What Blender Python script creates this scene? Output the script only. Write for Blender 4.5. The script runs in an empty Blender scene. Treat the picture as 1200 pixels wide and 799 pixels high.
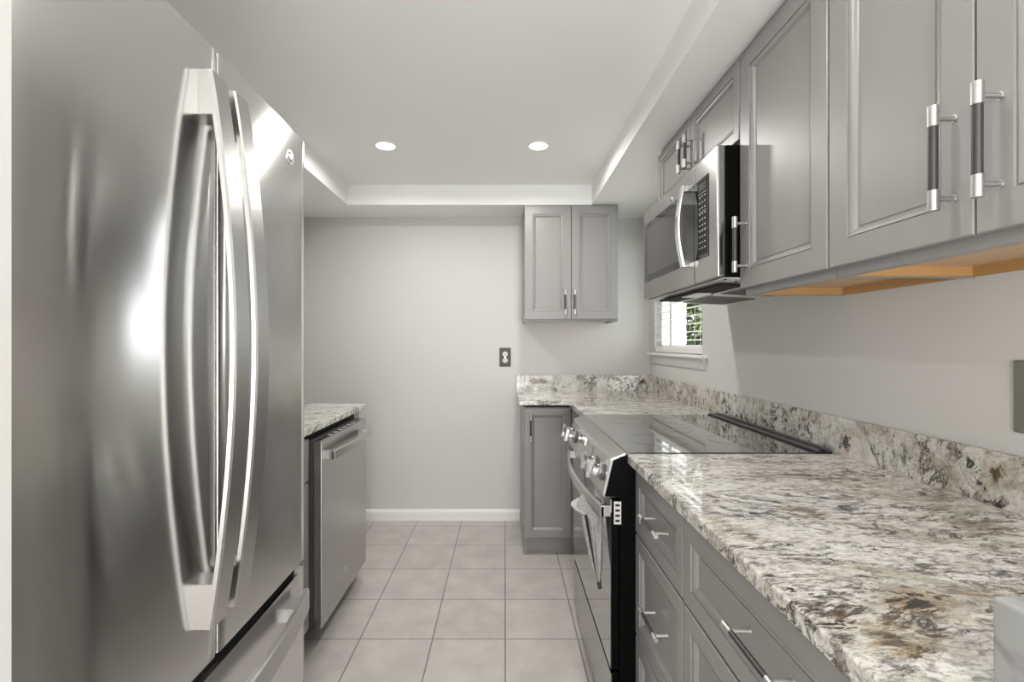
import bpy, math, random
from mathutils import Vector, Matrix

C = bpy.context.scene.collection
SC = bpy.context.scene
rnd = random.Random(7)

# ------------------------------------------------------------------ camera
cam_d = bpy.data.cameras.new('camera'); cam = bpy.data.objects.new('camera', cam_d); C.objects.link(cam)
cam_d.sensor_width = 36; cam_d.lens = 36 * 550 / 1200
cam_d.shift_x = 8 / 1200; cam_d.shift_y = 2.5 / 1200
cam_d.clip_start = 0.02
cam.location = (0, 0, 1.247); cam.rotation_euler = (math.radians(90), 0, 0)
SC.camera = cam

# ------------------------------------------------------------------ world + exposure
w = bpy.data.worlds.new('world'); SC.world = w; w.use_nodes = True
bg = w.node_tree.nodes['Background']; bg.inputs[0].default_value = (0.93, 0.97, 1.0, 1); bg.inputs[1].default_value = 3.0
SC.view_settings.view_transform = 'Standard'; SC.view_settings.look = 'None'
SC.view_settings.exposure = 0.53; SC.view_settings.gamma = 1; SC.view_settings.use_curve_mapping = False

def area(name, loc, rot, sx, sy, power, color=(1, 1, 1)):
    l = bpy.data.lights.new(name, 'AREA'); l.shape = 'RECTANGLE'; l.size = sx; l.size_y = sy
    l.energy = power; l.color = color
    o = bpy.data.objects.new(name, l); C.objects.link(o); o.location = loc; o.rotation_euler = rot
    return o
LAMP_W = 5.8
# made-up fill lights behind the camera, then a portal for the kitchen window
area('fill_rear', (.25, -2.15, .95), (math.radians(90), 0, 0), 1.25, 1.7, 15, (1, .985, .96))  # added area fill standing in for daylight from the rear
pl = bpy.data.lights.new('fill_point_rear', 'POINT'); pl.energy = 40; pl.shadow_soft_size = .30; pl.color = (1, .98, .95)  # added point fill to brighten the room, no fixture there
plo = bpy.data.objects.new('fill_point_rear', pl); C.objects.link(plo); plo.location = (.10, -1.10, 1.05)
pw = area('window_portal', (1.075, 2.815, 1.60), (0, math.radians(90), 0), .80, .76, 1); pw.data.cycles.is_portal = True

# ------------------------------------------------------------------ materials
def new_mat(name):
    m = bpy.data.materials.new(name); m.use_nodes = True
    return m, m.node_tree.nodes, m.node_tree.links, m.node_tree.nodes['Principled BSDF']
def plain(name, col, rough=.5, metal=0, coat=0, spec=.5, bump=0, bscale=200, var=0, em=None, trans=0):
    m, N, L, B = new_mat(name)
    B.inputs['Base Color'].default_value = (*col, 1); B.inputs['Roughness'].default_value = rough
    B.inputs['Metallic'].default_value = metal; B.inputs['Coat Weight'].default_value = coat
    B.inputs['Specular IOR Level'].default_value = spec
    if trans: B.inputs['Transmission Weight'].default_value = trans
    g = N.new('ShaderNodeNewGeometry')
    n = N.new('ShaderNodeTexNoise'); n.inputs['Scale'].default_value = bscale; n.inputs['Detail'].default_value = 3
    L.new(g.outputs['Position'], n.inputs['Vector'])
    if bump:
        b = N.new('ShaderNodeBump'); b.inputs['Strength'].default_value = bump; b.inputs['Distance'].default_value = .002
        L.new(n.outputs['Fac'], b.inputs['Height']); L.new(b.outputs['Normal'], B.inputs['Normal'])
    if var:
        n2 = N.new('ShaderNodeTexNoise'); n2.inputs['Scale'].default_value = 6; n2.inputs['Detail'].default_value = 4
        L.new(g.outputs['Position'], n2.inputs['Vector'])
        mx = N.new('ShaderNodeMix'); mx.data_type = 'RGBA'
        mx.inputs[6].default_value = (*[c * (1 - var) for c in col], 1); mx.inputs[7].default_value = (*[min(1, c * (1 + var)) for c in col], 1)
        L.new(n2.outputs['Fac'], mx.inputs[0]); L.new(mx.outputs[2], B.inputs['Base Color'])
    if em:
        B.inputs['Emission Color'].default_value = (*col, 1); B.inputs['Emission Strength'].default_value = em
    return m
def brushed(name, col, rough, aniso, stretch, strength=.05, tangent='Z', rot=0.0):
    m, N, L, B = new_mat(name)
    B.inputs['Base Color'].default_value = (*col, 1); B.inputs['Metallic'].default_value = 1
    B.inputs['Roughness'].default_value = rough; B.inputs['Anisotropic'].default_value = aniso
    B.inputs['Anisotropic Rotation'].default_value = rot
    t = N.new('ShaderNodeTangent'); t.direction_type = 'RADIAL'; t.axis = tangent
    L.new(t.outputs[0], B.inputs['Tangent'])
    g = N.new('ShaderNodeNewGeometry'); mp = N.new('ShaderNodeMapping'); mp.inputs['Scale'].default_value = stretch
    n = N.new('ShaderNodeTexNoise'); n.inputs['Scale'].default_value = 1; n.inputs['Detail'].default_value = 2
    L.new(g.outputs['Position'], mp.inputs['Vector']); L.new(mp.outputs[0], n.inputs['Vector'])
    b = N.new('ShaderNodeBump'); b.inputs['Strength'].default_value = strength; b.inputs['Distance'].default_value = .001
    L.new(n.outputs['Fac'], b.inputs['Height']); L.new(b.outputs['Normal'], B.inputs['Normal'])
    return m

wall_m = plain('wall_paint', (.605, .598, .578), .62, bump=.06, bscale=260)
ceil_m = plain('ceiling_paint', (.90, .90, .89), .75, bump=.05, bscale=200)
trim_m = plain('white_trim', (.82, .81, .79), .35)
cab_m = plain('grey_cabinet_paint', (.265, .258, .252), .36, bump=.03, bscale=120)
cab_low_m = cab_m
toe_m = plain('toe_kick', (.20, .195, .19), .5)
wood_m = plain('raw_maple', (.60, .40, .24), .55, var=.10)
wood_dk = plain('raw_maple_rail', (.42, .24, .09), .55, var=.15)
steel = brushed('stainless_steel', (.70, .695, .685), .17, .93, (3, 3, 900), .02, rot=.25)
steel_app = brushed('stainless_appliance', (.44, .435, .425), .24, .85, (3, 3, 900), .02, rot=.25)
steel_h = brushed('stainless_handle', (.52, .515, .505), .30, .1, (3, 3, 700), .02, rot=.25)
chrome = plain('chrome', (.75, .75, .74), .12, 1)
nickel = plain('satin_nickel', (.58, .57, .56), .40, 1)
grip_m = plain('dark_grip', (.075, .072, .07), .38, .6)
black = plain('black_enamel', (.0025, .0025, .0025), .4, spec=.05)
gap_m = plain('black_gap', (.006, .006, .006), .8)
glassb = plain('black_glass', (.035, .033, .032), .04, 0, coat=1, spec=1)
mwglass = plain('microwave_glass', (.02, .02, .019), .05, .0, coat=.1, spec=.5)
key_m = plain('keypad_print', (.55, .55, .54), .5)
darkgrey = plain('dark_grey_plastic', (.10, .095, .10), .4)
case_m = plain('fridge_case_grey', (.16, .16, .16), .45)
plate_m = plain('dark_nickel_plate', (.05, .046, .040), .45, 0)
plate2_m = plain('brushed_steel_plate', (.24, .235, .20), .35, .5)
outlet_m = plain('outlet_face', (.62, .61, .58), .4)
marble_m, N, L, B = new_mat('white_marble')
g = N.new('ShaderNodeNewGeometry'); n = N.new('ShaderNodeTexNoise'); n.inputs['Scale'].default_value = 14; n.inputs['Detail'].default_value = 6; n.inputs['Distortion'].default_value = 1.2
L.new(g.outputs['Position'], n.inputs['Vector']); r = N.new('ShaderNodeValToRGB'); L.new(n.outputs['Fac'], r.inputs[0]); L.new(r.outputs[0], B.inputs['Base Color'])
e = r.color_ramp.elements; e[0].position = .30; e[0].color = (.13, .125, .135, 1); e[1].position = .55; e[1].color = (.33, .335, .335, 1); B.inputs['Roughness'].default_value = .2
marble_edge = plain('marble_edge', (.62, .63, .58), .25)
leaf_m, N, L, B = new_mat('leaves')
g = N.new('ShaderNodeNewGeometry'); n = N.new('ShaderNodeTexNoise'); n.inputs['Scale'].default_value = 3; n.inputs['Detail'].default_value = 4
L.new(g.outputs['Position'], n.inputs['Vector']); r = N.new('ShaderNodeValToRGB'); L.new(n.outputs['Fac'], r.inputs[0]); L.new(r.outputs[0], B.inputs['Base Color'])
e = r.color_ramp.elements; e[0].position = .35; e[0].color = (.035, .055, .028, 1); e[1].position = .62; e[1].color = (.27, .31, .12, 1); B.inputs['Roughness'].default_value = .6
bark_m = plain('bark', (.10, .08, .06), .9)
lawn_m = plain('lawn', (.10, .15, .05), .9, var=.3)
siding_m = plain('white_siding', (.85, .85, .85), .6)
lamp_m = plain('lamp_lens', (1, .97, .93), .5, em=2.5)
lampring_m = plain('lamp_trim', (.85, .85, .83), .4)
def glass_mat():
    m, N, L, B = new_mat('window_glass')
    B.inputs['Base Color'].default_value = (1, 1, 1, 1); B.inputs['Roughness'].default_value = 0
    B.inputs['IOR'].default_value = 1.0; B.inputs['Transmission Weight'].default_value = 1; B.inputs['Specular IOR Level'].default_value = .2
    return m
winglass = glass_mat()

def floor_mat():
    m, N, L, B = new_mat('ceramic_floor_tile')
    g = N.new('ShaderNodeNewGeometry'); mp = N.new('ShaderNodeMapping')
    mp.inputs['Location'].default_value = (.3063 * 20, -.1402 + .3063 * 20, 0)
    L.new(g.outputs['Position'], mp.inputs['Vector'])
    br = N.new('ShaderNodeTexBrick'); br.offset = 0; br.squash = 1
    br.inputs['Scale'].default_value = 1; br.inputs['Brick Width'].default_value = .3063; br.inputs['Row Height'].default_value = .3063
    br.inputs['Mortar Size'].default_value = .0028; br.inputs['Mortar Smooth'].default_value = .15
    br.inputs['Color1'].default_value = (.50, .475, .45, 1); br.inputs['Color2'].default_value = (.53, .505, .48, 1); br.inputs['Mortar'].default_value = (.20, .19, .18, 1)
    L.new(mp.outputs[0], br.inputs['Vector'])
    n = N.new('ShaderNodeTexNoise'); n.inputs['Scale'].default_value = 7; n.inputs['Detail'].default_value = 6; n.inputs['Roughness'].default_value = .6
    L.new(g.outputs['Position'], n.inputs['Vector'])
    r = N.new('ShaderNodeValToRGB'); e = r.color_ramp.elements
    e[0].position = .32; e[0].color = (.88, .87, .87, 1); e[1].position = .68; e[1].color = (1.10, 1.09, 1.07, 1)
    L.new(n.outputs['Fac'], r.inputs[0])
    mx = N.new('ShaderNodeMix'); mx.data_type = 'RGBA'; mx.blend_type = 'MULTIPLY'; mx.inputs[0].default_value = 1
    L.new(br.outputs['Color'], mx.inputs[6]); L.new(r.outputs[0], mx.inputs[7]); L.new(mx.outputs[2], B.inputs['Base Color'])
    B.inputs['Roughness'].default_value = .33
    inv = N.new('ShaderNodeMath'); inv.operation = 'SUBTRACT'; inv.inputs[0].default_value = 1; L.new(br.outputs['Fac'], inv.inputs[1])
    b = N.new('ShaderNodeBump'); b.inputs['Strength'].default_value = .4; b.inputs['Distance'].default_value = .002
    L.new(inv.outputs[0], b.inputs['Height']); L.new(b.outputs['Normal'], B.inputs['Normal'])
    return m
floor_m = floor_mat()

def granite(name, stretch, blobs=(), warm=.0, light=1.0, fleck=.85):
    """stretch: per-axis scale multiplier (small = streak runs along that axis)"""
    m, N, L, B = new_mat(name)
    g = N.new('ShaderNodeNewGeometry')
    def noise(scale, detail=4, rough=.6, dist=0, st=stretch, off=0):
        mp = N.new('ShaderNodeMapping'); mp.inputs['Scale'].default_value = st; mp.inputs['Location'].default_value = (off, off * .7, off * .3)
        L.new(g.outputs['Position'], mp.inputs['Vector'])
        n = N.new('ShaderNodeTexNoise'); n.inputs['Scale'].default_value = scale; n.inputs['Detail'].default_value = detail
        n.inputs['Roughness'].default_value = rough; n.inputs['Distortion'].default_value = dist
        L.new(mp.outputs[0], n.inputs['Vector']); return n.outputs['Fac']
    def ramp(fac, *stops):
        r = N.new('ShaderNodeValToRGB'); L.new(fac, r.inputs[0]); el = r.color_ramp.elements
        while len(el) < len(stops): el.new(.5)
        for k, (p, c) in enumerate(stops):
            el[k].position = p; el[k].color = (c, c, c, 1) if not isinstance(c, tuple) else (*c, 1)
        return r.outputs[0]
    def mix(fac, a, b):
        x = N.new('ShaderNodeMix'); x.data_type = 'RGBA'
        L.new(fac, x.inputs[0])
        for s, v in ((6, a), (7, b)):
            if isinstance(v, tuple): x.inputs[s].default_value = (*v, 1)
            else: L.new(v, x.inputs[s])
        return x.outputs[2]
    def math_(op, a, b=None, clamp=False):
        x = N.new('ShaderNodeMath'); x.operation = op; x.use_clamp = clamp
        for k, v in enumerate((a, b)):
            if v is None: continue
            if isinstance(v, (int, float)): x.inputs[k].default_value = v
            else: L.new(v, x.inputs[k])
        return x.outputs[0]
    K = lambda r_, g_, b_: (r_ * light, g_ * light, b_ * light)
    col = ramp(noise(6, 8, .7, .8, off=3), (.32, K(.30, .275, .22)), (.42, K(.48, .45, .375)), (.50, K(.655, .635, .575)), (.62, K(.73, .725, .695)), (.76, K(.53, .48, .385)))
    # crystalline grain: grey and lavender flecks between white grains
    fl = ramp(noise(55, 6, .75, .5, off=1), (.47, 0), (.60, fleck))
    fl = math_('MULTIPLY', fl, ramp(noise(9, 4, .6, .4, off=15), (.35, .45), (.60, 1)))
    col = mix(fl, col, (.17, .16, .165))
    col = mix(ramp(noise(150, 3, .7, .2, off=4), (.56, 0), (.70, .65)), col, (.10, .095, .09))
    # light crystals
    col = mix(ramp(noise(28, 6, .7, .6, off=13), (.56, 0), (.66, .6)), col, K(.74, .74, .74))
    # ochre / rust stains, thin and broken
    och = math_('MULTIPLY', ramp(noise(5, 8, .75, 1.0, off=5), (.53 - warm, 0), (.66 - warm, .9)), ramp(noise(34, 6, .75, .6, off=6), (.45, 0), (.60, 1)))
    col = mix(och, col, (.27, .17, .075))
    # long dark veins
    v = math_('ABSOLUTE', math_('SUBTRACT', noise(3.0, 9, .72, 1.0, off=2), .5))
    v = ramp(v, (.0, 1), (.010, .8), (.024, 0))
    v = math_('MULTIPLY', v, ramp(noise(14, 6, .7, .5, off=11), (.44, 0), (.56, .95)))
    col = mix(v, col, (.03, .022, .016))
    # dark mica flakes in clusters
    d = math_('MULTIPLY', ramp(noise(32, 7, .75, .7, off=7), (.54, 0), (.575, 1)), ramp(noise(5, 5, .65, .6, off=8), (.45, .0), (.58, 1)))
    col = mix(d, col, (.02, .017, .015))
    for (bx, by, bz, br, s) in blobs:
        vs = N.new('ShaderNodeVectorMath'); vs.operation = 'DISTANCE'; vs.inputs[1].default_value = (bx, by, bz)
        L.new(g.outputs['Position'], vs.inputs[0])
        dd = math_('ADD', math_('DIVIDE', vs.outputs['Value'], br), math_('MULTIPLY', math_('SUBTRACT', noise(16, 8, .8, .6, off=bx * 9), .5), 4.5))
        halo = ramp(dd, (.0, .85 * s), (.45, .6 * s), (.95, 0)); core = ramp(dd, (.0, s), (.30, s), (.44, 0))
        halo = math_('MULTIPLY', halo, ramp(noise(60, 5, .7, .5, off=21), (.35, .2), (.55, 1)))
        col = mix(halo, col, (.30, .17, .06)); col = mix(core, col, (.03, .022, .018))
    L.new(col, B.inputs['Base Color'])
    B.inputs['Roughness'].default_value = .05; B.inputs['Specular IOR Level'].default_value = .7
    return m
gr_top = granite('granite_counter', (.75, 1.6, 1.2), blobs=[(.535, .60, .915, .055, 1.0), (.60, .93, .915, .05, .55), (.86, .86, .915, .05, .45), (.44, .53, .915, .05, .7), (.42, .80, .915, .03, .6)])
gr_far = granite('granite_counter_far', (.7, 1.4, 1.2), light=1.05)
gr_bs = granite('granite_backsplash', (1.25, 1.25, 1.0), blobs=[(1.0, 1.375, .955, .035, .9), (1.0, .96, .98, .03, .8), (.96, 3.29, .975, .045, 1.0)], warm=-.01, light=.98, fleck=.45)
towel_m, N, L, B = new_mat('fish_scale_cloth')
g = N.new('ShaderNodeNewGeometry'); mp = N.new('ShaderNodeMapping'); mp.inputs['Scale'].default_value = (1, 1, .7); L.new(g.outputs['Position'], mp.inputs[0])
vo = N.new('ShaderNodeTexVoronoi'); vo.inputs['Scale'].default_value = 150; L.new(mp.outputs[0], vo.inputs[0])
r = N.new('ShaderNodeValToRGB'); L.new(vo.outputs['Distance'], r.inputs[0]); L.new(r.outputs[0], B.inputs['Base Color']); B.inputs['Roughness'].default_value = .85
e = r.color_ramp.elements; e[0].position = .1; e[0].color = (.36, .36, .35, 1); e[1].position = .7; e[1].color = (.27, .27, .265, 1)
towel_dark = plain('towel_fold_shade_tail', (.03, .03, .03), .85)  # fold shade put into the cloth colour, also the dark tail
towel_light = plain('towel_hem', (.60, .60, .58), .85)

# ------------------------------------------------------------------ mesh builder
class MB:
    def __init__(s): s.v = []; s.f = []; s.m = []; s.sm = []
    def add(s, vs, fs, mat=0, smooth=False):
        b = len(s.v); s.v += [Vector(p) for p in vs]
        for f in fs: s.f.append([b + i for i in f]); s.m.append(mat); s.sm.append(smooth)
        return s
    def box(s, a, b, mat=0):
        x0, x1 = sorted((a[0], b[0])); y0, y1 = sorted((a[1], b[1])); z0, z1 = sorted((a[2], b[2]))
        return s.add([(x0, y0, z0), (x1, y0, z0), (x1, y1, z0), (x0, y1, z0), (x0, y0, z1), (x1, y0, z1), (x1, y1, z1), (x0, y1, z1)],
                     [(0, 3, 2, 1), (4, 5, 6, 7), (0, 1, 5, 4), (1, 2, 6, 5), (2, 3, 7, 6), (3, 0, 4, 7)], mat)
    def prism(s, poly, vec, mat=0, smooth=False):
        """poly: list of 3D points (planar), extruded by vec"""
        n = len(poly); vec = Vector(vec); P = [Vector(p) for p in poly]
        nrm = Vector((0, 0, 0))
        for i in range(n): nrm += P[i].cross(P[(i + 1) % n])
        if nrm.dot(vec) < 0: P = P[::-1]
        vs = P + [p + vec for p in P]
        s.add(vs, [tuple(range(n))[::-1], tuple(range(n, 2 * n))], mat)
        b = len(s.v) - 2 * n
        for i in range(n):
            j = (i + 1) % n; s.f.append([b + i, b + j, b + n + j, b + n + i]); s.m.append(mat); s.sm.append(smooth)
        return s
    def cyl(s, p0, p1, r, mat=0, n=20, r1=None, smooth=True):
        p0 = Vector(p0); p1 = Vector(p1); r1 = r if r1 is None else r1
        d = (p1 - p0).normalized(); u = d.orthogonal().normalized(); v = d.cross(u)
        A = [p0 + (u * math.cos(t) + v * math.sin(t)) * r for t in [2 * math.pi * k / n for k in range(n)]]
        Bv = [p1 + (u * math.cos(t) + v * math.sin(t)) * r1 for t in [2 * math.pi * k / n for k in range(n)]]
        b = len(s.v); s.v += A + Bv
        s.f.append(list(range(b, b + n))[::-1]); s.m.append(mat); s.sm.append(False)
        s.f.append(list(range(b + n, b + 2 * n))); s.m.append(mat); s.sm.append(False)
        for i in range(n):
            j = (i + 1) % n; s.f.append([b + i, b + j, b + n + j, b + n + i]); s.m.append(mat); s.sm.append(smooth)
        return s
    def sweep(s, rings, mat=0, smooth=True, caps=True):
        n = len(rings[0]); b = len(s.v)
        for rg in rings: s.v += [Vector(p) for p in rg]
        for k in range(len(rings) - 1):
            for i in range(n):
                j = (i + 1) % n; s.f.append([b + k * n + i, b + k * n + j, b + (k + 1) * n + j, b + (k + 1) * n + i]); s.m.append(mat); s.sm.append(smooth)
        if caps:
            s.f.append(list(range(b, b + n))[::-1]); s.m.append(mat); s.sm.append(False)
            e_ = b + (len(rings) - 1) * n; s.f.append(list(range(e_, e_ + n))); s.m.append(mat); s.sm.append(False)
        return s
    def build(s, name, mats, parent=None, origin=None, bevel=0, seg=2, autos=False):
        if not isinstance(mats, (list, tuple)): mats = [mats]
        if origin is None: origin = ORG.get(parent.name, Vector((0, 0, 0))) if parent else Vector((0, 0, 0))
        origin = Vector(origin)
        me = bpy.data.meshes.new(name); me.from_pydata([tuple(p - origin) for p in s.v], [], s.f)
        for m in mats: me.materials.append(m)
        for p, mi, sm in zip(me.polygons, s.m, s.sm): p.material_index = mi; p.use_smooth = sm
        import bmesh
        bm = bmesh.new(); bm.from_mesh(me); bmesh.ops.recalc_face_normals(bm, faces=bm.faces); bm.to_mesh(me); bm.free()
        if any(s.sm): me.set_sharp_from_angle(angle=math.radians(38))
        o = bpy.data.objects.new(name, me); C.objects.link(o)
        if parent: o.parent = parent
        else: o.location = origin
        ORG[o.name] = origin
        if bevel:
            md = o.modifiers.new('bevel', 'BEVEL'); md.width = bevel; md.segments = seg; md.limit_method = 'ANGLE'; md.angle_limit = math.radians(50)
        return o
ORG = {}
def thing(name, label, cat, loc, group=None):
    o = bpy.data.objects.new(name, None); C.objects.link(o); o.location = loc; ORG[o.name] = Vector(loc); o.empty_display_size = .05
    o['label'] = label; o['category'] = cat
    if group: o['group'] = group
    return o
def tag(o, label, cat, group=None):
    o['label'] = label; o['category'] = cat
    if group: o['group'] = group
    return o
def struct(o):
    o['kind'] = 'structure'; return o
def copy_tree(o, parent=None):
    c = o.copy(); C.objects.link(c)
    if parent: c.parent = parent
    for ch in list(o.children): copy_tree(ch, c)
    return c
def frame(o, u, v, n):
    o, u, v, n = map(Vector, (o, u, v, n))
    return lambda a, b, c: o + u * a + v * b + n * c
def panel(mb, F, w, h, rail, depth=.0105, t=.019, mat=0):
    """framed cabinet front: flat frame, two-step moulding, recessed field. F(a,b,c): c = outward"""
    loops = [(0, -t), (0, -.002), (.002, 0), (rail - .017, 0), (rail - .0165, -.004), (rail - .0145, -.0045), (rail - .013, -.0025), (rail - .008, -.0035), (rail - .004, -.006), (rail - .0005, -depth), (rail + .0015, -depth - .0015), (rail + .004, -depth - .0015), (rail + .0045, -depth)]
    n = len(loops); vs = []
    for (i, c) in loops:
        vs += [F(i, i, c), F(w - i, i, c), F(w - i, h - i, c), F(i, h - i, c)]
    fs = [(0, 3, 2, 1)]
    for k in range(n - 1):
        for q in range(4):
            r_ = (q + 1) % 4; fs.append((4 * k + q, 4 * k + r_, 4 * k + 4 + r_, 4 * k + 4 + q))
    e_ = 4 * (n - 1); fs.append((e_, e_ + 1, e_ + 2, e_ + 3))
    return mb.add(vs, fs, mat)
def bar_handle(mb, P0, P1, n, off=.034, r=.0075, cap=.032, mats=(0, 1)):
    """P0,P1: end points on the door surface; n: outward"""
    P0 = Vector(P0); P1 = Vector(P1); n = Vector(n); d = (P1 - P0).normalized(); Lh = (P1 - P0).length
    a = P0 + n * off; b = P1 + n * off
    mb.cyl(a, a + d * cap, r, mats[0]); mb.cyl(b - d * cap, b, r, mats[0])
    mb.cyl(a + d * .004, a + d * .005, r * 1.04, mats[0]); mb.cyl(b - d * .005, b - d * .004, r * 1.04, mats[0])
    mb.cyl(a + d * cap, b - d * cap, r * .86, mats[1])
    for q in (a + d * .019, b - d * .019):
        mb.cyl(q - n * off, q, .0042, mats[0], 12); mb.cyl(q - n * off, q - n * (off - .002), .006, mats[0], 12)
    return mb
def text_mb(body, size, F, mat_list, name, parent, depth=.0006, bold=0):
    cu = bpy.data.curves.new(name, 'FONT'); cu.body = body; cu.size = size; cu.extrude = depth; cu.align_x = 'CENTER'; cu.align_y = 'CENTER'; cu.offset = bold
    o = bpy.data.objects.new(name, cu); C.objects.link(o)
    dg = bpy.context.evaluated_depsgraph_get(); me = bpy.data.meshes.new_from_object(o.evaluated_get(dg))
    bpy.data.objects.remove(o)
    mb = MB(); mb.add([F(v.co.x, v.co.y, v.co.z) for v in me.vertices], [tuple(p.vertices) for p in me.polygons])
    return mb.build(name, mat_list, parent)
def badge(F, r, parent):
    """round monogram badge, F centre frame"""
    mb = MB(); ctr = F(0, 0, 0); nn = (F(0, 0, 1) - F(0, 0, 0)).normalized(); uu = F(1, 0, 0) - F(0, 0, 0); vv = F(0, 1, 0) - F(0, 0, 0)
    mb.cyl(ctr, ctr + nn * .002, r, 0, 32)
    mb.cyl(ctr + nn * .002, ctr + nn * .0022, r * .84, 1, 32)
    # ring of four curls
    for k in range(4):
        a0 = math.pi / 2 * k + .4
        pts = [(r * .66 * math.cos(a0 + t * .26), r * .66 * math.sin(a0 + t * .26)) for t in range(4)]
        for (x0, y0), (x1, y1) in zip(pts[:-1], pts[1:]): mb.cyl(F(x0, y0, .0026), F(x1, y1, .0026), r * .05, 0, 6)
    o = mb.build('badge', [chrome, darkgrey], parent)
    F2 = lambda a, b, c: F(a, b, c + .0028)
    t_ = text_mb('GE', r * .95, F2, [chrome], 'badge_lettering', parent, .0004, .0002)
    return o

# ------------------------------------------------------------------ room
RX = 1.02; BY = 3.31; LX = -1.42; CZ = 2.26; SZ = 2.133; NY = -2.2
struct(MB().box((LX - .1, NY - .1, -.1), (RX + .1, BY + .1, 0)).build('floor', floor_m))
mb = MB()
mb.box((LX - .1, NY - .1, CZ), (RX + .1, BY + .1, CZ + .1))
mb.box((.555, NY, SZ), (RX, BY, CZ)); mb.box((LX, NY, SZ), (-1.01, BY, CZ)); mb.box((-1.01, BY - .305, SZ), (.555, BY, CZ))
struct(mb.build('ceiling', ceil_m))
struct(MB().box((LX - .1, BY, 0), (RX + .1, BY + .1, CZ)).build('wall_back', wall_m))
struct(MB().box((LX - .1, .0, 0), (LX, BY, CZ)).build('wall_left', wall_m))
# near left partition that boxes in the refrigerator alcove
struct(MB().box((LX, NY, 0), (-.486, .462, CZ)).build('wall_partition', wall_m))
# unseen rear wall, open gap added for the rear fill light
mb = MB(); mb.box((-.486, NY - .1, 0), (-.40, NY, CZ)); mb.box((.90, NY - .1, 0), (RX, NY, CZ)); mb.box((-.40, NY - .1, 2.05), (.90, NY, CZ))
struct(mb.build('wall_front', wall_m))
# right wall with window opening
WY0, WY1, WZ0, WZ1 = 2.43, 3.20, 1.185, 2.00
mb = MB()
mb.box((RX, NY - .1, 0), (RX + .1, WY0, CZ)); mb.box((RX, WY1, 0), (RX + .1, BY, CZ)); mb.box((RX, WY0, 0), (RX + .1, WY1, WZ0)); mb.box((RX, WY0, WZ1), (RX + .1, WY1, CZ))
struct(mb.build('wall_right', wall_m))
mb = MB(); mb.prism([(LX, BY, 0), (LX, BY - .016, 0), (LX, BY - .016, .060), (LX, BY - .011, .068), (LX, BY - .007, .074), (LX, BY, .078)], (.104 - LX, 0, 0))
struct(mb.build('baseboard_back', trim_m))
mb = MB(); mb.prism([(LX, 2.58, 0), (LX + .016, 2.58, 0), (LX + .016, 2.58, .060), (LX + .011, 2.58, .068), (LX, 2.58, .078)], (0, BY - .016 - 2.58, 0))
struct(mb.build('baseboard_left', trim_m))
# window
win = thing('window_1', '', '', (RX, (WY0 + WY1) / 2, WZ0)); struct(win); del win['label']; del win['category']
mb = MB()
for a, b in (((1.055, WY0, WZ0), (1.10, WY0 + .04, WZ1)), ((1.055, WY1 - .04, WZ0), (1.10, WY1, WZ1)), ((1.055, WY0, WZ0), (1.10, WY1, WZ0 + .05)), ((1.055, WY0, WZ1 - .04), (1.10, WY1, WZ1)), ((1.06, 2.99, WZ0), (1.095, 3.03, WZ1))): mb.box(a, b)
f_ = mb.build('window_frame', trim_m, win, bevel=.002)
MB().box((1.078, WY0 + .03, WZ0 + .04), (1.081, WY1 - .03, WZ1 - .03)).build('pane', winglass, win)
MB().box((RX - .035, 2.36, WZ0 - .018), (RX + .058, 3.27, WZ0)).build('window_sill', trim_m, win, bevel=.005)
MB().prism([(RX - .020, 2.385, WZ0 - .018), (RX, 2.385, WZ0 - .018), (RX, 2.385, WZ0 - .075), (RX - .008, 2.385, WZ0 - .075), (RX - .016, 2.385, WZ0 - .04)], (0, .86, 0)).build('apron', wall_m, win)
# blind
bl = thing('window_blind', 'white two inch horizontal slat blind hanging in the small window', 'blind', (1.04, 2.815, WZ0 + .02))
MB().box((1.022, WY0 + .006, WZ1 - .05), (1.052, WY1 - .006, WZ1 - .001)).build('headrail', trim_m, bl)
MB().box((1.022, WY0 + .008, WZ0 + .003), (1.052, WY1 - .008, WZ0 + .040)).build('bottom_rail', trim_m, bl, bevel=.003)
mb = MB(); z = WZ0 + .078
while z < WZ1 - .06:
    mb.prism([(1.020, WY0 + .008, z + .001), (1.036, WY0 + .008, z + .0045), (1.054, WY0 + .008, z + .003), (1.054, WY0 + .008, z), (1.036, WY0 + .008, z + .0015), (1.020, WY0 + .008, z - .002)], (0, WY1 - WY0 - .016, 0)); z += .0455
mb.build('slats', trim_m, bl)
mb = MB()
for yy in (2.53, 2.815, 3.10):
    mb.cyl((1.0225, yy, WZ0 + .03), (1.0225, yy, WZ1 - .05), .0009, 0, 6); mb.cyl((1.0525, yy, WZ0 + .03), (1.0525, yy, WZ1 - .05), .0009, 0, 6)
mb.build('cord', trim_m, bl)

# ------------------------------------------------------------------ outside
struct(MB().box((1.3, -6, -1.2), (25, 30, -1.1)).build('ground', lawn_m))
hs = thing('neighbour_house', 'white sided house beyond the window, left of the tree', 'house', (1.0, 9.9, -1.1))
mb = MB(); mb.box((-1.0, 7.92, -1.1), (3.05, 12, 4.5))
zz = -1.0
while zz < 4.4: mb.prism([(-1.0, 7.92, zz), (-1.0, 7.895, zz), (-1.0, 7.92, zz + .15)], (4.05, 0, 0)); zz += .16
mb.build('wall', siding_m, hs)
MB().prism([(-1.3, 7.6, 4.5), (3.35, 7.6, 4.5), (1.0, 7.6, 6.2)], (0, 4.7, 0)).build('roof', case_m, hs)
hw = MB().box((2.52, 7.87, 1.0), (2.80, 7.9, 2.6)).build('window', trim_m, hs); MB().box((2.56, 7.862, 1.05), (2.76, 7.871, 2.55)).build('pane', plate2_m, hw)
tr = thing('leafy_tree', 'green leafy tree outside the small window', 'tree', (5.1, 11.2, -1.1))
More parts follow.
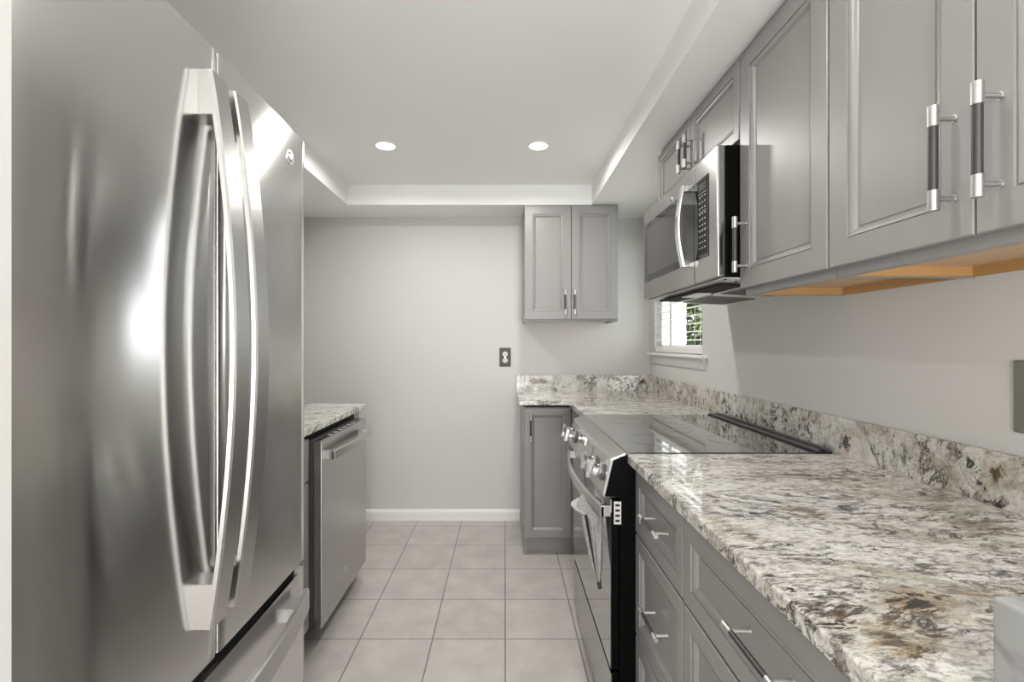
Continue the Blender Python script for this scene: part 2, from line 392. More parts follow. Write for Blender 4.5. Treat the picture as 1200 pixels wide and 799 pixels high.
mb = MB(); mb.cyl((5.1, 11.2, -1.1), (5.1, 11.2, 1.8), .16, 0, 12, .09)
mb.cyl((5.1, 11.2, 1.4), (5.7, 10.7, 3.2), .07, 0, 8, .02); mb.cyl((5.1, 11.2, 1.2), (4.4, 11.7, 2.8), .06, 0, 8, .02)
mb.build('trunk', bark_m, tr)
mb = MB()
for k in range(14000):
    while True:
        p = Vector((rnd.uniform(-1, 1), rnd.uniform(-1, 1), rnd.uniform(-1, 1)))
        if p.length < 1: break
    c = Vector((5.1 + p.x * 1.9, 11.2 + p.y * 1.7, 1.7 + p.z * 2.6))
    a = Vector((rnd.uniform(-1, 1), rnd.uniform(-1, 1), rnd.uniform(-1, 1))).normalized(); b = a.orthogonal().normalized(); s = rnd.uniform(.06, .11)
    mb.add([c - a * s, c + b * s * .5, c + a * s, c - b * s * .5], [(0, 1, 2, 3)])
fo = mb.build('foliage', leaf_m, tr)

# ------------------------------------------------------------------ recessed lights
def downlight(x, y, label, power=LAMP_W):
    t = thing('recessed_light', label, 'light', (x, y, CZ - .004), None)
    mb = MB(); n = 36; r0, r1 = .048, .062
    ring = []
    for k in range(n):
        a = 2 * math.pi * k / n; ring.append([(x + r0 * math.cos(a), y + r0 * math.sin(a), CZ - .003), (x + r1 * math.cos(a), y + r1 * math.sin(a), CZ - .003), (x + r1 * math.cos(a), y + r1 * math.sin(a), CZ), (x + r0 * math.cos(a), y + r0 * math.sin(a), CZ)])
    ring.append(ring[0]); mb.sweep(ring, caps=False); mb.build('trim_ring', lampring_m, t)
    MB().cyl((x, y, CZ), (x, y, CZ - .002), .049, 0, 36).build('lens', lamp_m, t)
    l = bpy.data.lights.new('lamp', 'AREA'); l.shape = 'DISK'; l.size = .095; l.energy = power; l.color = (1, .975, .94); l.spread = math.radians(170)
    o = bpy.data.objects.new('lamp', l); C.objects.link(o); o.location = (x, y, CZ - .006)
downlight(-.614, 2.41, 'round recessed ceiling light on the left, nearer the left soffit')
downlight(.171, 2.41, 'round recessed ceiling light on the right, in front of the back wall cabinet')
downlight(.171, .75, 'round recessed ceiling light near the camera, above the aisle', LAMP_W * .6)
downlight(.171, -.9, 'round recessed ceiling light behind the camera')

# ------------------------------------------------------------------ wall cabinets (right)
DX = .705; FX = .7245; UZ = 1.39; DZ0 = 1.41; DZ1 = SZ - .028
def right_door(name, y0, y1, z0, z1, parent, rail=.062, xf=DX, handle=None, horizontal=False, mat=cab_m):
    """door facing -X, y0 = near edge. handle = (ycentre, zcentre, length)"""
    F = frame((xf, y1, z0), (0, -1, 0), (0, 0, 1), (-1, 0, 0))
    d = panel(MB(), F, y1 - y0, z1 - z0, rail).build(name, mat, parent)
    if handle:
        yc, zc, ln = handle; off = Vector((0, ln / 2, 0)) if horizontal else Vector((0, 0, ln / 2))
        c = Vector((xf, yc, zc)); bar_handle(MB(), c - off, c + off, (-1, 0, 0), r=.0055 if horizontal else .0075, cap=.024 if horizontal else .032).build('handle', [nickel, grip_m], d)
    return d
def carcass(parent, y0, y1, z0, z1, wood_bottom=True):
    mb = MB(); x1 = RX
    t = .016
    mb.box((FX, y0 + .03, z0), (FX + .019, y1 - .03, z0 + .03), 0); mb.box((FX, y0 + .03, z1 - .04), (FX + .019, y1 - .03, z1), 0)
    mb.box((FX, y0, z0), (FX + .019, y0 + .03, z1), 0); mb.box((FX, y1 - .03, z0), (FX + .019, y1, z1), 0)
    mb.box((FX + .019, y0, z0), (x1, y0 + .006, z1), 0); mb.box((FX + .019, y1 - .006, z0), (x1, y1, z1), 0)
    mb.box((FX + .019, y0 + .006, z0 + .022), (x1 - .002, y1 - .006, z0 + .034), 1)
    mb.box((FX + .019, y0 + .006, z0 + .001), (x1 - .002, y0 + .018, z0 + .022), 2); mb.box((FX + .019, y1 - .018, z0 + .001), (x1 - .002, y1 - .006, z0 + .022), 2)
    mb.box((x1 - .018, y0 + .018, z0 + .001), (x1 - .002, y1 - .018, z0 + .022), 2)
    mb.box((FX + .019, y0 + .006, z1 - .02), (x1, y1 - .006, z1), 0); mb.box((x1 - .01, y0 + .006, z0 + .034), (x1, y1 - .006, z1 - .02), 0)
    return mb.build('carcass', [cab_m, wood_m, wood_dk], parent)
MY0, MY1 = 1.415, 2.165
# over microwave
u1 = thing('wall_cabinet', 'short grey double door wall cabinet directly above the microwave', 'cabinet', (.86, 1.79, 1.86), 'grey wall cabinets')
del u1['group']
carcass(u1, MY0, MY1, 1.85, SZ)
ym = (MY0 + MY1) / 2 - .005
right_door('door', ym + .0015, MY1 - .002, 1.862, DZ1, u1, .05, handle=(ym + .030, 1.965, .125))
right_door('door', MY0 + .002, ym - .0015, 1.862, DZ1, u1, .05, handle=(ym - .030, 1.965, .125))
u2 = thing('wall_cabinet', 'tall single door grey wall cabinet to the right of the microwave', 'cabinet', (.86, 1.22, UZ))
carcass(u2, 1.027, 1.412, UZ, SZ)
right_door('door', 1.0285, 1.410, DZ0, DZ1, u2, .07, handle=(1.372, 1.535, .162))
u3 = thing('wall_cabinet', 'nearest grey double door wall cabinet with two long bar handles', 'cabinet', (.86, .70, UZ))
carcass(u3, .385, 1.024, UZ, SZ)
right_door('door', .7065, 1.0225, DZ0, DZ1, u3, .07, handle=(.736, 1.536, .164))
right_door('door', .387, .7035, DZ0, DZ1, u3, .07, handle=(.667, 1.536, .164))

# back wall cabinet
bx0, bx1 = .122, .720; byf = 2.985; bz0, bz1 = 1.385, SZ
u4 = thing('wall_cabinet', 'grey double door wall cabinet on the back wall above the outlet corner', 'cabinet', ((bx0 + bx1) / 2, 3.15, bz0))
mb = MB(); mb.box((bx0, byf + .0195, bz0 + .022), (bx1, BY, bz1)); mb.box((bx0, byf + .0195, bz0), (bx1, byf + .0385, bz0 + .022)); mb.box((bx0, byf + .0385, bz0), (bx0 + .014, BY, bz0 + .022)); mb.box((bx1 - .014, byf + .0385, bz0), (bx1, BY, bz0 + .022))
mb.box((bx0 + .014, byf + .0385, bz0 + .021), (bx1 - .014, BY, bz0 + .0215), 1)
mb.build('carcass', [cab_m, wood_m], u4)
def back_door(name, x0, x1, z0, z1, yf, parent, rail, handle=None, sm=1.0):
    F = frame((x0, yf, z0), (1, 0, 0), (0, 0, 1), (0, -1, 0))
    d = panel(MB(), F, x1 - x0, z1 - z0, rail).build(name, cab_m, parent)
    if handle:
        xc, zc, ln = handle; c = Vector((xc, yf, zc)); off = Vector((0, 0, ln / 2))
        bar_handle(MB(), c - off, c + off, (0, -1, 0), r=.0065).build('handle', [nickel, grip_m], d)
    return d
xm = .4215
back_door('door', bx0 + .002, xm - .002, bz0 + .014, bz1 - .014, byf, u4, .068, (.378, 1.506, .155))
back_door('door', xm + .002, bx1 - .002, bz0 + .014, bz1 - .014, byf, u4, .068, (.437, 1.506, .155))

# ------------------------------------------------------------------ microwave
XM = .64; MZ0, MZ1 = 1.446, 1.845
mw = thing('microwave', 'stainless over-the-range microwave with black glass door above the range', 'microwave', (.83, 1.79, MZ0))
mb = MB(); mb.box((XM + .0245, MY0, MZ0), (RX, MY1, MZ1)); mb.build('body', black, mw, bevel=.003)
yc_ = 1.587   # split between door and control panel
mb = MB()
mb.box((XM, yc_ + .001, MZ0 + .002), (XM + .024, MY1, MZ1)); mdoor = mb.build('door', steel_app, mw, bevel=.004, seg=3)
MB().box((XM - .0015, yc_ + .0015, 1.522), (XM + .001, MY1 - .022, 1.782)).build('door_window', mwglass, mdoor)
# recessed screen behind glass
mb = MB(); mb.box((XM - .0022, yc_ + .10, 1.55), (XM - .0014, MY1 - .06, 1.755)); mb.build('window_screen', plain('window_screen_dark', (.065, .063, .06), .10, spec=.7), mdoor)
hy0, hy1 = 1.612, 1.634
rings = []
for k in range(25):
    t = k / 24; zz = 1.508 + t * .282; bow = .030 + .020 * math.sin(math.pi * t)
    rings.append([(XM - bow, hy0, zz), (XM - bow, hy1, zz), (XM - bow + .010, hy1 + .002, zz), (XM - bow + .010, hy0 - .002, zz)])
mb = MB().sweep(rings)
mb.box((XM - .032, hy0, 1.508), (XM + .001, hy1, 1.530)); mb.box((XM - .032, hy0, 1.768), (XM + .001, hy1, 1.790))
mb.build('handle', chrome, mdoor, bevel=.002)
mb = MB(); mb.box((XM, MY0, MZ0 + .002), (XM + .024, yc_ - .001, MZ1)); cp = mb.build('control_panel', steel_app, mw, bevel=.004, seg=3)
MB().box((XM - .0015, 1.475, 1.522), (XM + .001, yc_ - .0015, 1.782)).build('panel_glass', mwglass, cp)
mb2 = MB(); mb2.box((XM - .0024, 1.482, 1.535), (XM - .0014, 1.552, 1.775), 0); mb2.build('keypad', gap_m, cp)
mk = MB()
for r_ in range(10):
    for c_ in range(3):
        z_ = 1.722 - r_ * .0185; y_ = 1.538 - c_ * .020
        mk.box((XM - .0028, y_ - .005, z_ - .0018), (XM - .0022, y_ + .005, z_ + .0018))
for z_ in (1.7275, 1.668, 1.609): mk.box((XM - .0028, 1.487, z_ + .0045), (XM - .0022, 1.548, z_ + .0057))
mk.build('keys', key_m, cp)
MB().box((XM - .0028, 1.49, 1.742), (XM - .0022, 1.545, 1.765)).build('clock_display', plain('clock_display', (.05, .06, .06), .1), cp)
badge(frame((XM, 1.815, 1.806), (0, -1, 0), (0, 0, 1), (-1, 0, 0)), .014, mw)
# underside
mb = MB(); mb.prism([(XM + .02, MY0 + .004, MZ0), (RX - .001, MY0 + .004, MZ0), (RX - .001, MY0 + .004, 1.422), (.80, MY0 + .004, 1.432)], (0, MY1 - MY0 - .008, 0)); bp = mb.build('base_pan', plain('hood_pan', (.80, .80, .79), .25, 0), mw, bevel=.002)
def under(x): # z of pan bottom
    return 1.446 - (x - .66) / .14 * .014 if x < .80 else 1.432 - (x - .80) / .219 * .010
for (ya, yb) in ((1.47, 1.74), (1.84, 2.11)):
    mb = MB(); vs = [(.80, ya, 1.4315), (.98, ya, 1.4232), (.98, ya, 1.4200), (.80, ya, 1.428)]
    mb.prism(vs, (0, yb - ya, 0)); f2 = mb.build('grease_filter', plate2_m, mw)
    mb = MB()
    for k in range(14):
        x_ = .808 + k * .0125; z_ = 1.4278 - (x_ - .80) * .0445
        mb.box((x_, ya + .01, z_ - .0012), (x_ + .005, yb - .01, z_ + .0004))
    mb.build('filter_slats', darkgrey, f2)
mb = MB(); mb.box((.685, 1.50, 1.430), (.77, 2.08, 1.4375)); mb.build('vent_flap', gap_m, mw)
mb = MB(); mb.box((.70, 1.72, 1.4265), (.755, 1.86, 1.431)); mb.build('lamp_cover', trim_m, mw)
for (x_, y_) in ((.68, 1.45), (.68, 2.12), (.72, 1.465), (.79, 1.45), (.79, 1.79)): MB().cyl((x_, y_, under(x_) + .001), (x_, y_, under(x_) - .002), .004, 0, 12).build('screw', black, mw)

# ------------------------------------------------------------------ counters
CT = .915; CB = .885; CFX = .367
def slab(pts, name, mat, z0=CB, z1=CT, bevel=.0045):
    o = MB().prism([(x, y, z0) for x, y in pts], (0, 0, z1 - z0)).build(name, mat, origin=(sum(p[0] for p in pts) / len(pts), sum(p[1] for p in pts) / len(pts), z0), bevel=bevel, seg=4)
    return o
tag(slab([(CFX, -.25), (1.0, -.25), (1.0, 1.410), (CFX, 1.410)], 'countertop', gr_top), 'polished granite worktop in the foreground right with dark brown blotches', 'countertop')
tag(slab([(.079, 2.72), (CFX, 2.72), (CFX, 2.172), (1.0, 2.172), (1.0, BY - .022), (.079, BY - .022)], 'countertop', gr_far), 'L-shaped granite worktop in the far right corner behind the range', 'countertop')
tag(slab([(LX, 1.245), (-.77, 1.245), (-.77, 2.59), (LX, 2.59)], 'countertop', gr_far), 'granite worktop on the left above the dishwasher', 'countertop')
BZ = 1.024
tag(MB().box((1.0, -.25, CB), (RX, BY - .022, BZ)).build('backsplash', gr_bs, origin=(1.01, 1.5, CB), bevel=.002), 'long granite backsplash strip along the right wall', 'backsplash')
tag(MB().box((.079, BY - .022, CB), (RX, BY, BZ)).build('backsplash', gr_bs, origin=(.5, BY - .01, CB), bevel=.002), 'short granite backsplash strip along the back wall', 'backsplash')

# marble block
mbk = MB().box((.472, .20, CT), (.995, .456, 1.003)).build('marble_block', marble_m, origin=(.73, .33, CT), bevel=.004, seg=3)
tag(mbk, 'white grey-veined marble block standing on the granite at the bottom right corner', 'marble block')

# ------------------------------------------------------------------ base cabinets (right, near)
BX = .39
def base_carcass(parent, y0, y1, x0=BX + .0195, x1=1.0, toe=.07):
    mb = MB(); mb.box((x0, y0, .10), (x1, y1, .866)); mb.box((x0 + .012, y0, .866), (x1, y1, CB), 2); mb.box((x0 + toe, y0, 0), (x1, y1, .10), 1)  # black strip puts the shade under the worktop into the colour
    return mb.build('carcass', [cab_m, toe_m, gap_m], parent)
b1 = thing('base_cabinet', 'narrow grey three drawer base cabinet beside the range', 'cabinet', (.7, 1.22, 0))
base_carcass(b1, 1.031, 1.409)
for (z0, z1, nm) in ((.684, .866, 'drawer'), (.382, .677, 'drawer'), (.112, .375, 'drawer')):
    d = right_door(nm, 1.033, 1.405, z0, z1, b1, .056, xf=BX, handle=(1.175, (z0 + z1) / 2 + .015, .135), horizontal=True)
b2 = thing('base_cabinet', 'wide grey base cabinet with one drawer over doors, nearest the camera', 'cabinet', (.7, .73, 0))
base_carcass(b2, .372, 1.029)
right_door('drawer', .376, 1.027, .684, .866, b2, .056, xf=BX, handle=(.690, .79, .150), horizontal=True)
right_door('door', .704, 1.027, .112, .677, b2, .056, xf=BX, handle=(.735, .58, .16))
right_door('door', .376, .700, .112, .677, b2, .056, xf=BX, handle=(.67, .58, .16))
b2b = thing('base_cabinet', 'grey base cabinet continuing past the frame beneath the granite, behind the wide one', 'cabinet', (.7, .06, 0))
base_carcass(b2b, -.245, .370)
right_door('door', -.243, .368, .112, .866, b2b, .056, xf=BX)
# far right corner base
b3 = thing('base_cabinet', 'grey corner base cabinet with narrow door under the far granite', 'cabinet', (.5, 3.0, 0))
mb = MB(); yb = 2.75
mb.box((.109, yb + .0195, .10), (1.0, BY - .001, .869)); mb.box((BX + .0, 2.178, .10), (1.0, yb + .0195, .869)); mb.box((.125, yb + .03, .869), (1.0, BY - .001, CB), 2); mb.box((BX + .012, 2.178, .869), (1.0, yb + .03, CB), 2); mb.box((.112, yb + .06, 0), (1.0, BY - .001, .10), 0); mb.box((.46, 2.178, 0), (1.0, yb + .06, .10), 0)  # black strips under the worktop paint the shade of the gap
mb.box((.109, yb + .0195, 0), (.127, BY - .001, .10), 0)
mb.build('carcass', [cab_m, toe_m, gap_m], b3)
back_door('door', .113, .387, .107, .866, yb, b3, .056, (.148, .755, .155))

# ------------------------------------------------------------------ range
RY0, RY1 = 1.4135, 2.168
rg = thing('range', 'stainless slide-in electric range with black glass cooktop and front knobs', 'range', (.65, 1.79, 0))
mb = MB(); mb.box((.345, RY0, .045), (.97, RY1, .905)); mb.build('body', black, rg)
for (x_, y_) in ((.40, 1.46), (.40, 2.12), (.92, 1.46), (.92, 2.12)): MB().cyl((x_, y_, 0), (x_, y_, .046), .015, 0, 16).build('foot', black, rg)
mb = MB(); mb.box((.366, RY0 - .001, .905), (.935, RY1 + .001, .9175)); ct = mb.build('cooktop', glassb, rg, bevel=.002)
mb = MB()
for (cx, cy, r_) in ((.52, 1.60, .095), (.52, 1.98, .075), (.77, 1.60, .075), (.77, 1.98, .10), (.66, 1.79, .05)):
    pts = []
    for k in range(49):
        a = 2 * math.pi * k / 48; ca, sa = math.cos(a), math.sin(a)
        pts.append([(cx + r_ * ca, cy + r_ * sa, .9176), (cx + (r_ + .0014) * ca, cy + (r_ + .0014) * sa, .9176), (cx + (r_ + .0014) * ca, cy + (r_ + .0014) * sa, .9179), (cx + r_ * ca, cy + r_ * sa, .9179)])
    mb.sweep(pts, caps=False)
mb.build('burner_rings', plain('burner_print', (.036, .034, .033), .045, coat=1, spec=1), ct)
mb = MB(); mb.box((.935, RY0, .905), (.985, RY1, .920), 0); mb.box((.940, RY0 + .004, .920), (.952, RY1 - .004, .926), 1); mb.box((.956, RY0 + .004, .920), (.968, RY1 - .004, .9235), 0); mb.box((.972, RY0 + .004, .920), (.984, RY1 - .004, .928), 1)
mb.build('rear_vent_trim', [gap_m, darkgrey], rg)
# control panel: wedge
P = [(.366, RY0, .9165), (.317, RY0, .898), (.292, RY0, .790), (.300, RY0, .782), (.366, RY0, .782)]
mb = MB().prism(P, (0, RY1 - RY0, 0)); cpn = mb.build('control_panel', steel_h, rg, bevel=.003)
mb = MB().prism([(.366, RY0 - .0012, .911), (.325, RY0 - .0012, .893), (.300, RY0 - .0012, .786), (.366, RY0 - .0012, .782)], (0, .0015, 0)); mb.build('end_panel', black, cpn)
# slanted face frame: centre of face, u along -Y, v up the slope
vup = (Vector((.317, 0, .898)) - Vector((.292, 0, .790))).normalized(); nrm = Vector((-vup.z, 0, vup.x))
def PF(y, t): # point on slanted face at height fraction t
    return Vector((.292, y, .790)) + vup * (t * .1108)
mb = MB(); a = PF(1.66, .16); 
mb.prism([PF(1.655, .14) + nrm * .0002, PF(1.655, .86) + nrm * .0002, PF(1.93, .86) + nrm * .0002, PF(1.93, .14) + nrm * .0002], nrm * .001)
dsp = mb.build('display', glassb, cpn)
mb = MB()
for k in range(8):
    for q in range(3):
        c = PF(1.69 + k * .030, .28 + q * .2) + nrm * .0014; mb.box(c - Vector((.0004, .006, .0012)), c + Vector((.0002, .006, .0012)))
mb.build('display_print', key_m, dsp)
for yk in (1.462, 1.565, 2.005, 2.105):
    c = PF(yk, .52)
    mb = MB(); mb.cyl(c, c + nrm * .006, .026, 1, 32); mb.cyl(c + nrm * .006, c + nrm * .022, .019, 0, 32, .0215)
    mb.cyl(c + nrm * .022, c + nrm * .036, .0215, 0, 32, .021)
    kn = mb.build('knob', [chrome, darkgrey], cpn, bevel=.001)
    mb = MB(); q = c + nrm * .036
    R_ = [q + vup * s1 * .027 + Vector((0, s2 * .009, 0)) for s1, s2 in ((-1, -1), (-1, 1), (1, 1), (1, -1))]
    mb.prism(R_, nrm * .014); mb.build('knob_grip', chrome, kn, bevel=.002)
# oven door
DFX = .320
mb = MB(); mb.box((DFX, RY0 + .002, .262), (.344, RY1 - .002, .776)); od = mb.build('oven_door', black, rg, bevel=.003)
MB().box((DFX - .002, RY0 + .002, .737), (DFX + .001, RY1 - .002, .775)).build('top_trim', steel_h, od)
MB().box((DFX - .002, RY0 + .004, .264), (DFX + .001, RY1 - .004, .735)).build('door_glass', glassb, od)
rings = []
for k in range(33):
    t = k / 32; yy = RY0 + .004 + t * (RY1 - RY0 - .008); bow = .032 + .034 * math.sin(math.pi * t)
    X0 = DFX - bow; rings.append([(X0, yy, .722), (X0, yy, .754), (X0 + .011, yy, .757), (X0 + .011, yy, .722)])
mb = MB().sweep(rings, smooth=False); y_a, y_b = RY0 + .004, RY1 - .004
mb.box((DFX - .032, y_a, .722), (DFX + .001, y_a + .022, .756)); mb.box((DFX - .032, y_b - .022, .722), (DFX + .001, y_b, .756))
mb.build('handle', steel_h, od, bevel=.002)
mb = MB(); mb.box((DFX, RY0 + .002, .052), (.344, RY1 - .002, .252)); sd_ = mb.build('storage_drawer', black, rg, bevel=.003)
MB().box((DFX - .002, RY0 + .002, .054), (DFX + .001, RY1 - .002, .250)).build('drawer_front', steel_app, sd_)
mb = MB(); mb.box((.3275, RY0 - .0015, .702), (.349, RY0 + .001, .770), 0)
for k in range(4): mb.box((.3315, RY0 - .0022, .709 + k * .0155), (.3445, RY0 - .0014, .716 + k * .0155), 1)
mb.build('side_vent_plate', [outlet_m, gap_m], rg)

# towel
tw = thing('dish_towel', 'grey fish-scale patterned dish towel hanging pointed from the oven handle', 'towel', (.285, 1.58, .43))
NT = 72; rings = []
for k in range(33):
    t = k / 32; z = .721 - .232 * t
    fall = (1 - t) ** .75
    cx = .273 + .020 * t; cy = 1.515 - .045 * t
    if t > .86: fall *= 1.0
    rg_ = []
    for i in range(NT):
        a = 2 * math.pi * i / NT
        groove = math.exp(-((a - math.radians(228)) / .16) ** 2) + .5 * math.exp(-((a - math.radians(185)) / .12) ** 2) + .45 * math.exp(-((a - math.radians(268)) / .13) ** 2)
        f = 1 - .42 * groove * (1 - t * .3) + .05 * math.sin(7 * a + t * 4)
        x = cx + (.036 * fall + .003) * math.cos(a) * f; y = cy + (.078 * fall + .005) * math.sin(a) * f
        rg_.append((min(x, DFX - .004), y, z - .016 * math.cos(a - math.radians(240)) * (1 - t) + .004 * math.sin(5 * a)))
    rings.append(rg_)
mb = MB().sweep(rings)
for q in range(32 * NT):
    i = q % NT; a = math.degrees(2 * math.pi * (i + .5) / NT)
    if 219 < a < 236: mb.m[q] = 1  # dark faces paint shade into the fold groove
mb.build('cloth', [towel_m, towel_dark], tw)
rings = []
for k in range(9):
    t = k / 8; z = .512 - .024 * t; y = 1.468 - .020 * t; w_ = .007 * (1 - t) + .001
    rings.append([(.290, y - w_, z), (.286, y, z - w_), (.290, y + w_, z + w_), (.299, y, z + w_)])
MB().sweep(rings).build('tail', towel_dark, tw)
rings = []
for k in range(21):
    t = k / 20; a = math.radians(100 + 140 * t); y_ = 1.53 + .076 * math.sin(a); x_ = .270 + .046 * math.cos(a); dx = math.cos(a); dy = math.sin(a); zz = .716 + .004 * math.sin(a * 2)
    rings.append([(x_, y_, zz - .008), (x_ + dx * .008, y_ + dy * .008, zz - .001), (x_ + dx * .009, y_ + dy * .009, zz + .003), (x_ - dx * .01, y_ - dy * .01, zz - .004)])
MB().sweep(rings).build('hem', towel_light, tw)

# ------------------------------------------------------------------ left run
b4 = thing('base_cabinet', 'sliver of grey base cabinet between refrigerator and dishwasher', 'cabinet', (-1.1, 1.56, 0))
mb = MB(); mb.box((-.80, 1.245, .10), (LX + .002, 1.868, CB)); mb.box((-.87, 1.245, 0), (LX + .002, 1.868, .10), 1); mb.build('carcass', [cab_m, toe_m], b4)
def left_door(name, y0, y1, z0, z1, xf, parent, rail, handle=None):
    F = frame((xf, y0, z0), (0, 1, 0), (0, 0, 1), (1, 0, 0))
    d = panel(MB(), F, y1 - y0, z1 - z0, rail).build(name, cab_m, parent)
    if handle:
        c = Vector((xf, handle[0], handle[1])); off = Vector((0, handle[2] / 2, 0)); bar_handle(MB(), c - off, c + off, (1, 0, 0)).build('handle', [nickel, grip_m], d)
    return d
left_door('drawer', 1.248, 1.866, .700, .866, -.7805, b4, .056, (1.55, .785, .13))
left_door('door', 1.248, 1.866, .112, .692, -.7805, b4, .056)
ep = tag(MB().box((-.80, 2.487, 0), (LX, 2.57, CB)).build('end_panel', cab_m, origin=(-1.1, 2.53, 0)), 'grey end panel supporting the left worktop behind the dishwasher', 'panel')
dw = thing('dishwasher', 'stainless dishwasher with bowed bar handle under the left worktop', 'dishwasher', (-1.1, 2.18, 0))
mb = MB(); mb.box((-.80, 1.872, .10), (LX + .02, 2.484, .878)); mb.box((-.86, 1.874, 0), (LX + .02, 2.482, .10)); mb.build('tub', black, dw)
mb = MB(); mb.box((-.799, 1.880, .112), (-.7685, 2.478, .852), 0); dwd = mb.build('door', [darkgrey], dw)
mb = MB(); mb.box((-.768, 1.880, .10), (-.735, 2.478, .852), 0); mb.build('front_panel', steel_app, dwd, bevel=.003)
for k in range(6): MB().box((-.765, 2.02 + k * .06, .8515), (-.745, 2.035 + k * .06, .8525)).build('button', key_m, dwd)
rings = []
for k in range(33):
    t = k / 32; yy = 1.925 + t * .51; bow = .036 + .016 * math.sin(math.pi * t); X0 = -.735 + bow
    rings.append([(X0, yy, .770), (X0, yy, .804), (X0 - .010, yy, .806), (X0 - .010, yy, .770)])
mb = MB().sweep(rings, smooth=False); mb.box((-.700, 1.925, .770), (-.736, 1.948, .805)); mb.box((-.700, 2.412, .770), (-.736, 2.435, .805)); mb.build('handle', steel_h, dwd, bevel=.002)
MB().box((-.735, 2.15, .195), (-.7335, 2.172, .218)).build('badge', chrome, dwd)

# ------------------------------------------------------------------ refrigerator
fr = thing('refrigerator', 'tall stainless french door refrigerator with curved handles filling the left', 'refrigerator', (-.9, .845, 0))
FY0, FY1, FYM = .468, 1.222, .8405
def fx(y): return -.5155 - .006 * ((y - .845) / .377) ** 2 - (.9 * (.60 - y) ** 2 if y < .60 else 0)
mb = MB(); mb.box((-.585, FY0 + .004, .03), (-1.32, FY1 - .004, 1.745)); mb.box((-.60, FY0 + .01, 0), (-1.30, FY1 - .01, .03), 0); mb.build('case', case_m, fr)
mb = MB(); mb.box((-.56, FY0 + .01, .02), (-.585, FY1 - .01, .072)); mb.build('base_grille', gap_m, fr)
def curved_front(name, y0, y1, z0, z1, parent):
    pts = []; n = 18; r = .006
    pts.append((-.580, y0)); pts.append((fx(y0) - r, y0)); pts.append((fx(y0) - r * .3, y0 + r * .3))
    for k in range(n + 1):
        y = y0 + r + (y1 - y0 - 2 * r) * k / n; pts.append((fx(y), y))
    pts.append((fx(y1) - r * .3, y1 - r * .3)); pts.append((fx(y1) - r, y1)); pts.append((-.580, y1))
    return MB().prism([(x, y, z0) for x, y in pts], (0, 0, z1 - z0), smooth=True).build(name, steel, parent, bevel=0)
d1 = curved_front('door', FY0, FYM - .002, .690, 1.768, fr); d2 = curved_front('door', FYM + .002, FY1, .690, 1.768, fr)
dr = curved_front('freezer_drawer', FY0, FY1, .075, .668, fr)
MB().box((-.583, FY0 + .01, .668), (-.545, FY1 - .01, .690)).build('door_gasket', gap_m, fr)
MB().box((-.583, FYM - .002, .70), (-.535, FYM + .002, 1.75)).build('center_gasket', gap_m, fr)
MB().box((-.580, FYM + .0018, .70), (-.525, FYM + .0035, 1.76)).build('chrome_edge', chrome, d2)
for (yy0, yy1) in ((FY0 + .02, FY0 + .10), (FY1 - .10, FY1 - .02)): MB().box((-.545, yy0, 1.7685), (-.66, yy1, 1.790)).build('hinge_cover', case_m, fr, bevel=.005)
def fridge_handle(y0, y1, z0, z1, parent):
    ym_ = (y0 + y1) / 2; xd = fx(ym_); rings = []
    for k in range(41):
        t = k / 40; z = z0 + t * (z1 - z0); out = .024 + .041 * math.sin(math.pi * t) ** .9; X0 = xd + out; th = .010
        rings.append([(X0, y0 + .003, z), (X0, y1 - .003, z), (X0 - .003, y1, z), (X0 - th, y1, z), (X0 - th, y0, z), (X0 - .003, y0, z)])
    mb = MB().sweep(rings, smooth=False)
    for (za, zb, sg) in ((z0, z0 + .075, 1), (z1 - .075, z1, -1)):
        # foot: wedge from door to bar
        o0 = .024; o1 = .024 + .036 * math.sin(math.pi * .075 / (z1 - z0)) ** .8
        if sg > 0: P_ = [(xd - .004, y0 + .001, za), (xd + o0 - .004, y0 + .001, za), (xd + o1 - .006, y0 + .001, zb), (xd - .004, y0 + .001, zb)]
        else: P_ = [(xd - .004, y0 + .001, za), (xd + o1 - .006, y0 + .001, za), (xd + o0 - .004, y0 + .001, zb), (xd - .004, y0 + .001, zb)]
        mb.prism(P_, (0, y1 - y0 - .002, 0))
    return mb.build('handle', steel_h, parent)
fridge_handle(.785, .830, .767, 1.706, d1); fridge_handle(.853, .899, .767, 1.706, d2)
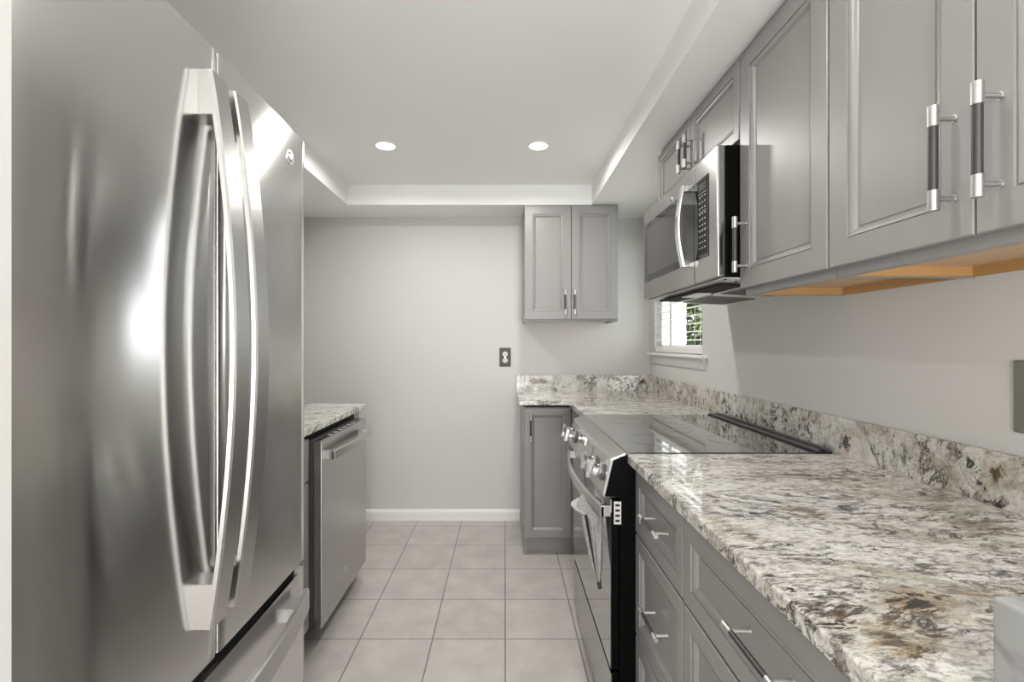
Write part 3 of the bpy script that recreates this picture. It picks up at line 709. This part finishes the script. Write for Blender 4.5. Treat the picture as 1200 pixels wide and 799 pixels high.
# drawer handle (horizontal, bowed)
rings = []; hy0, hy1 = .515, 1.175
for k in range(41):
    t = k / 40; yy = hy0 + t * (hy1 - hy0); out = .030 + .028 * math.sin(math.pi * t) ** .8; X0 = fx(yy) + out
    rings.append([(X0, yy, .585), (X0, yy, .631), (X0 - .003, yy, .634), (X0 - .0125, yy, .634), (X0 - .0125, yy, .582), (X0 - .003, yy, .582)])
mb = MB().sweep(rings, smooth=False)
for (ya, yb_) in ((hy0, hy0 + .06), (hy1 - .06, hy1)): mb.box((fx(ya) - .004, ya + .001, .583), (fx(ya) + .026, yb_ - .001, .622 if ya == hy0 else .614))
mb.build('handle', steel_h, dr)
yb_ = 1.130; badge(frame((fx(yb_), yb_, 1.695), (0, 1, 0), (0, 0, 1), (1, 0, 0)), .0165, d2)

# ------------------------------------------------------------------ outlet and switch plate
ol = thing('wall_outlet', 'dark metal duplex outlet plate on the back wall', 'outlet', (0, BY, 1.08))
mb = MB().box((-.040, BY - .006, 1.082), (.040, BY, 1.214)); mb.build('plate', plate_m, ol, bevel=.003)
for zc in (1.170, 1.126):
    rcp = MB().cyl((0, BY - .006, zc), (0, BY - .0085, zc), .0185, 0, 28).build('receptacle', outlet_m, ol)
    mb = MB(); mb.box((-.008, BY - .0090, zc - .002), (-.006, BY - .0084, zc + .009)); mb.box((.006, BY - .0090, zc - .002), (.008, BY - .0084, zc + .009)); mb.cyl((0, BY - .0084, zc - .009), (0, BY - .009, zc - .009), .0028, 0, 12); mb.build('slots', gap_m, rcp)
MB().cyl((0, BY - .006, 1.148), (0, BY - .0075, 1.148), .003, 0, 12).build('screw', chrome, ol)
sw = thing('switch_plate', 'brushed steel wall plate at the right edge above the backsplash', 'switch', (RX, .87, 1.07))
MB().box((RX - .006, .80, 1.070), (RX, .938, 1.213)).build('plate', plate2_m, sw, bevel=.005)
for yy in (.858,): MB().box((RX - .009, yy - .017, 1.107), (RX - .0055, yy + .017, 1.176)).build('rocker', outlet_m, sw, bevel=.002)
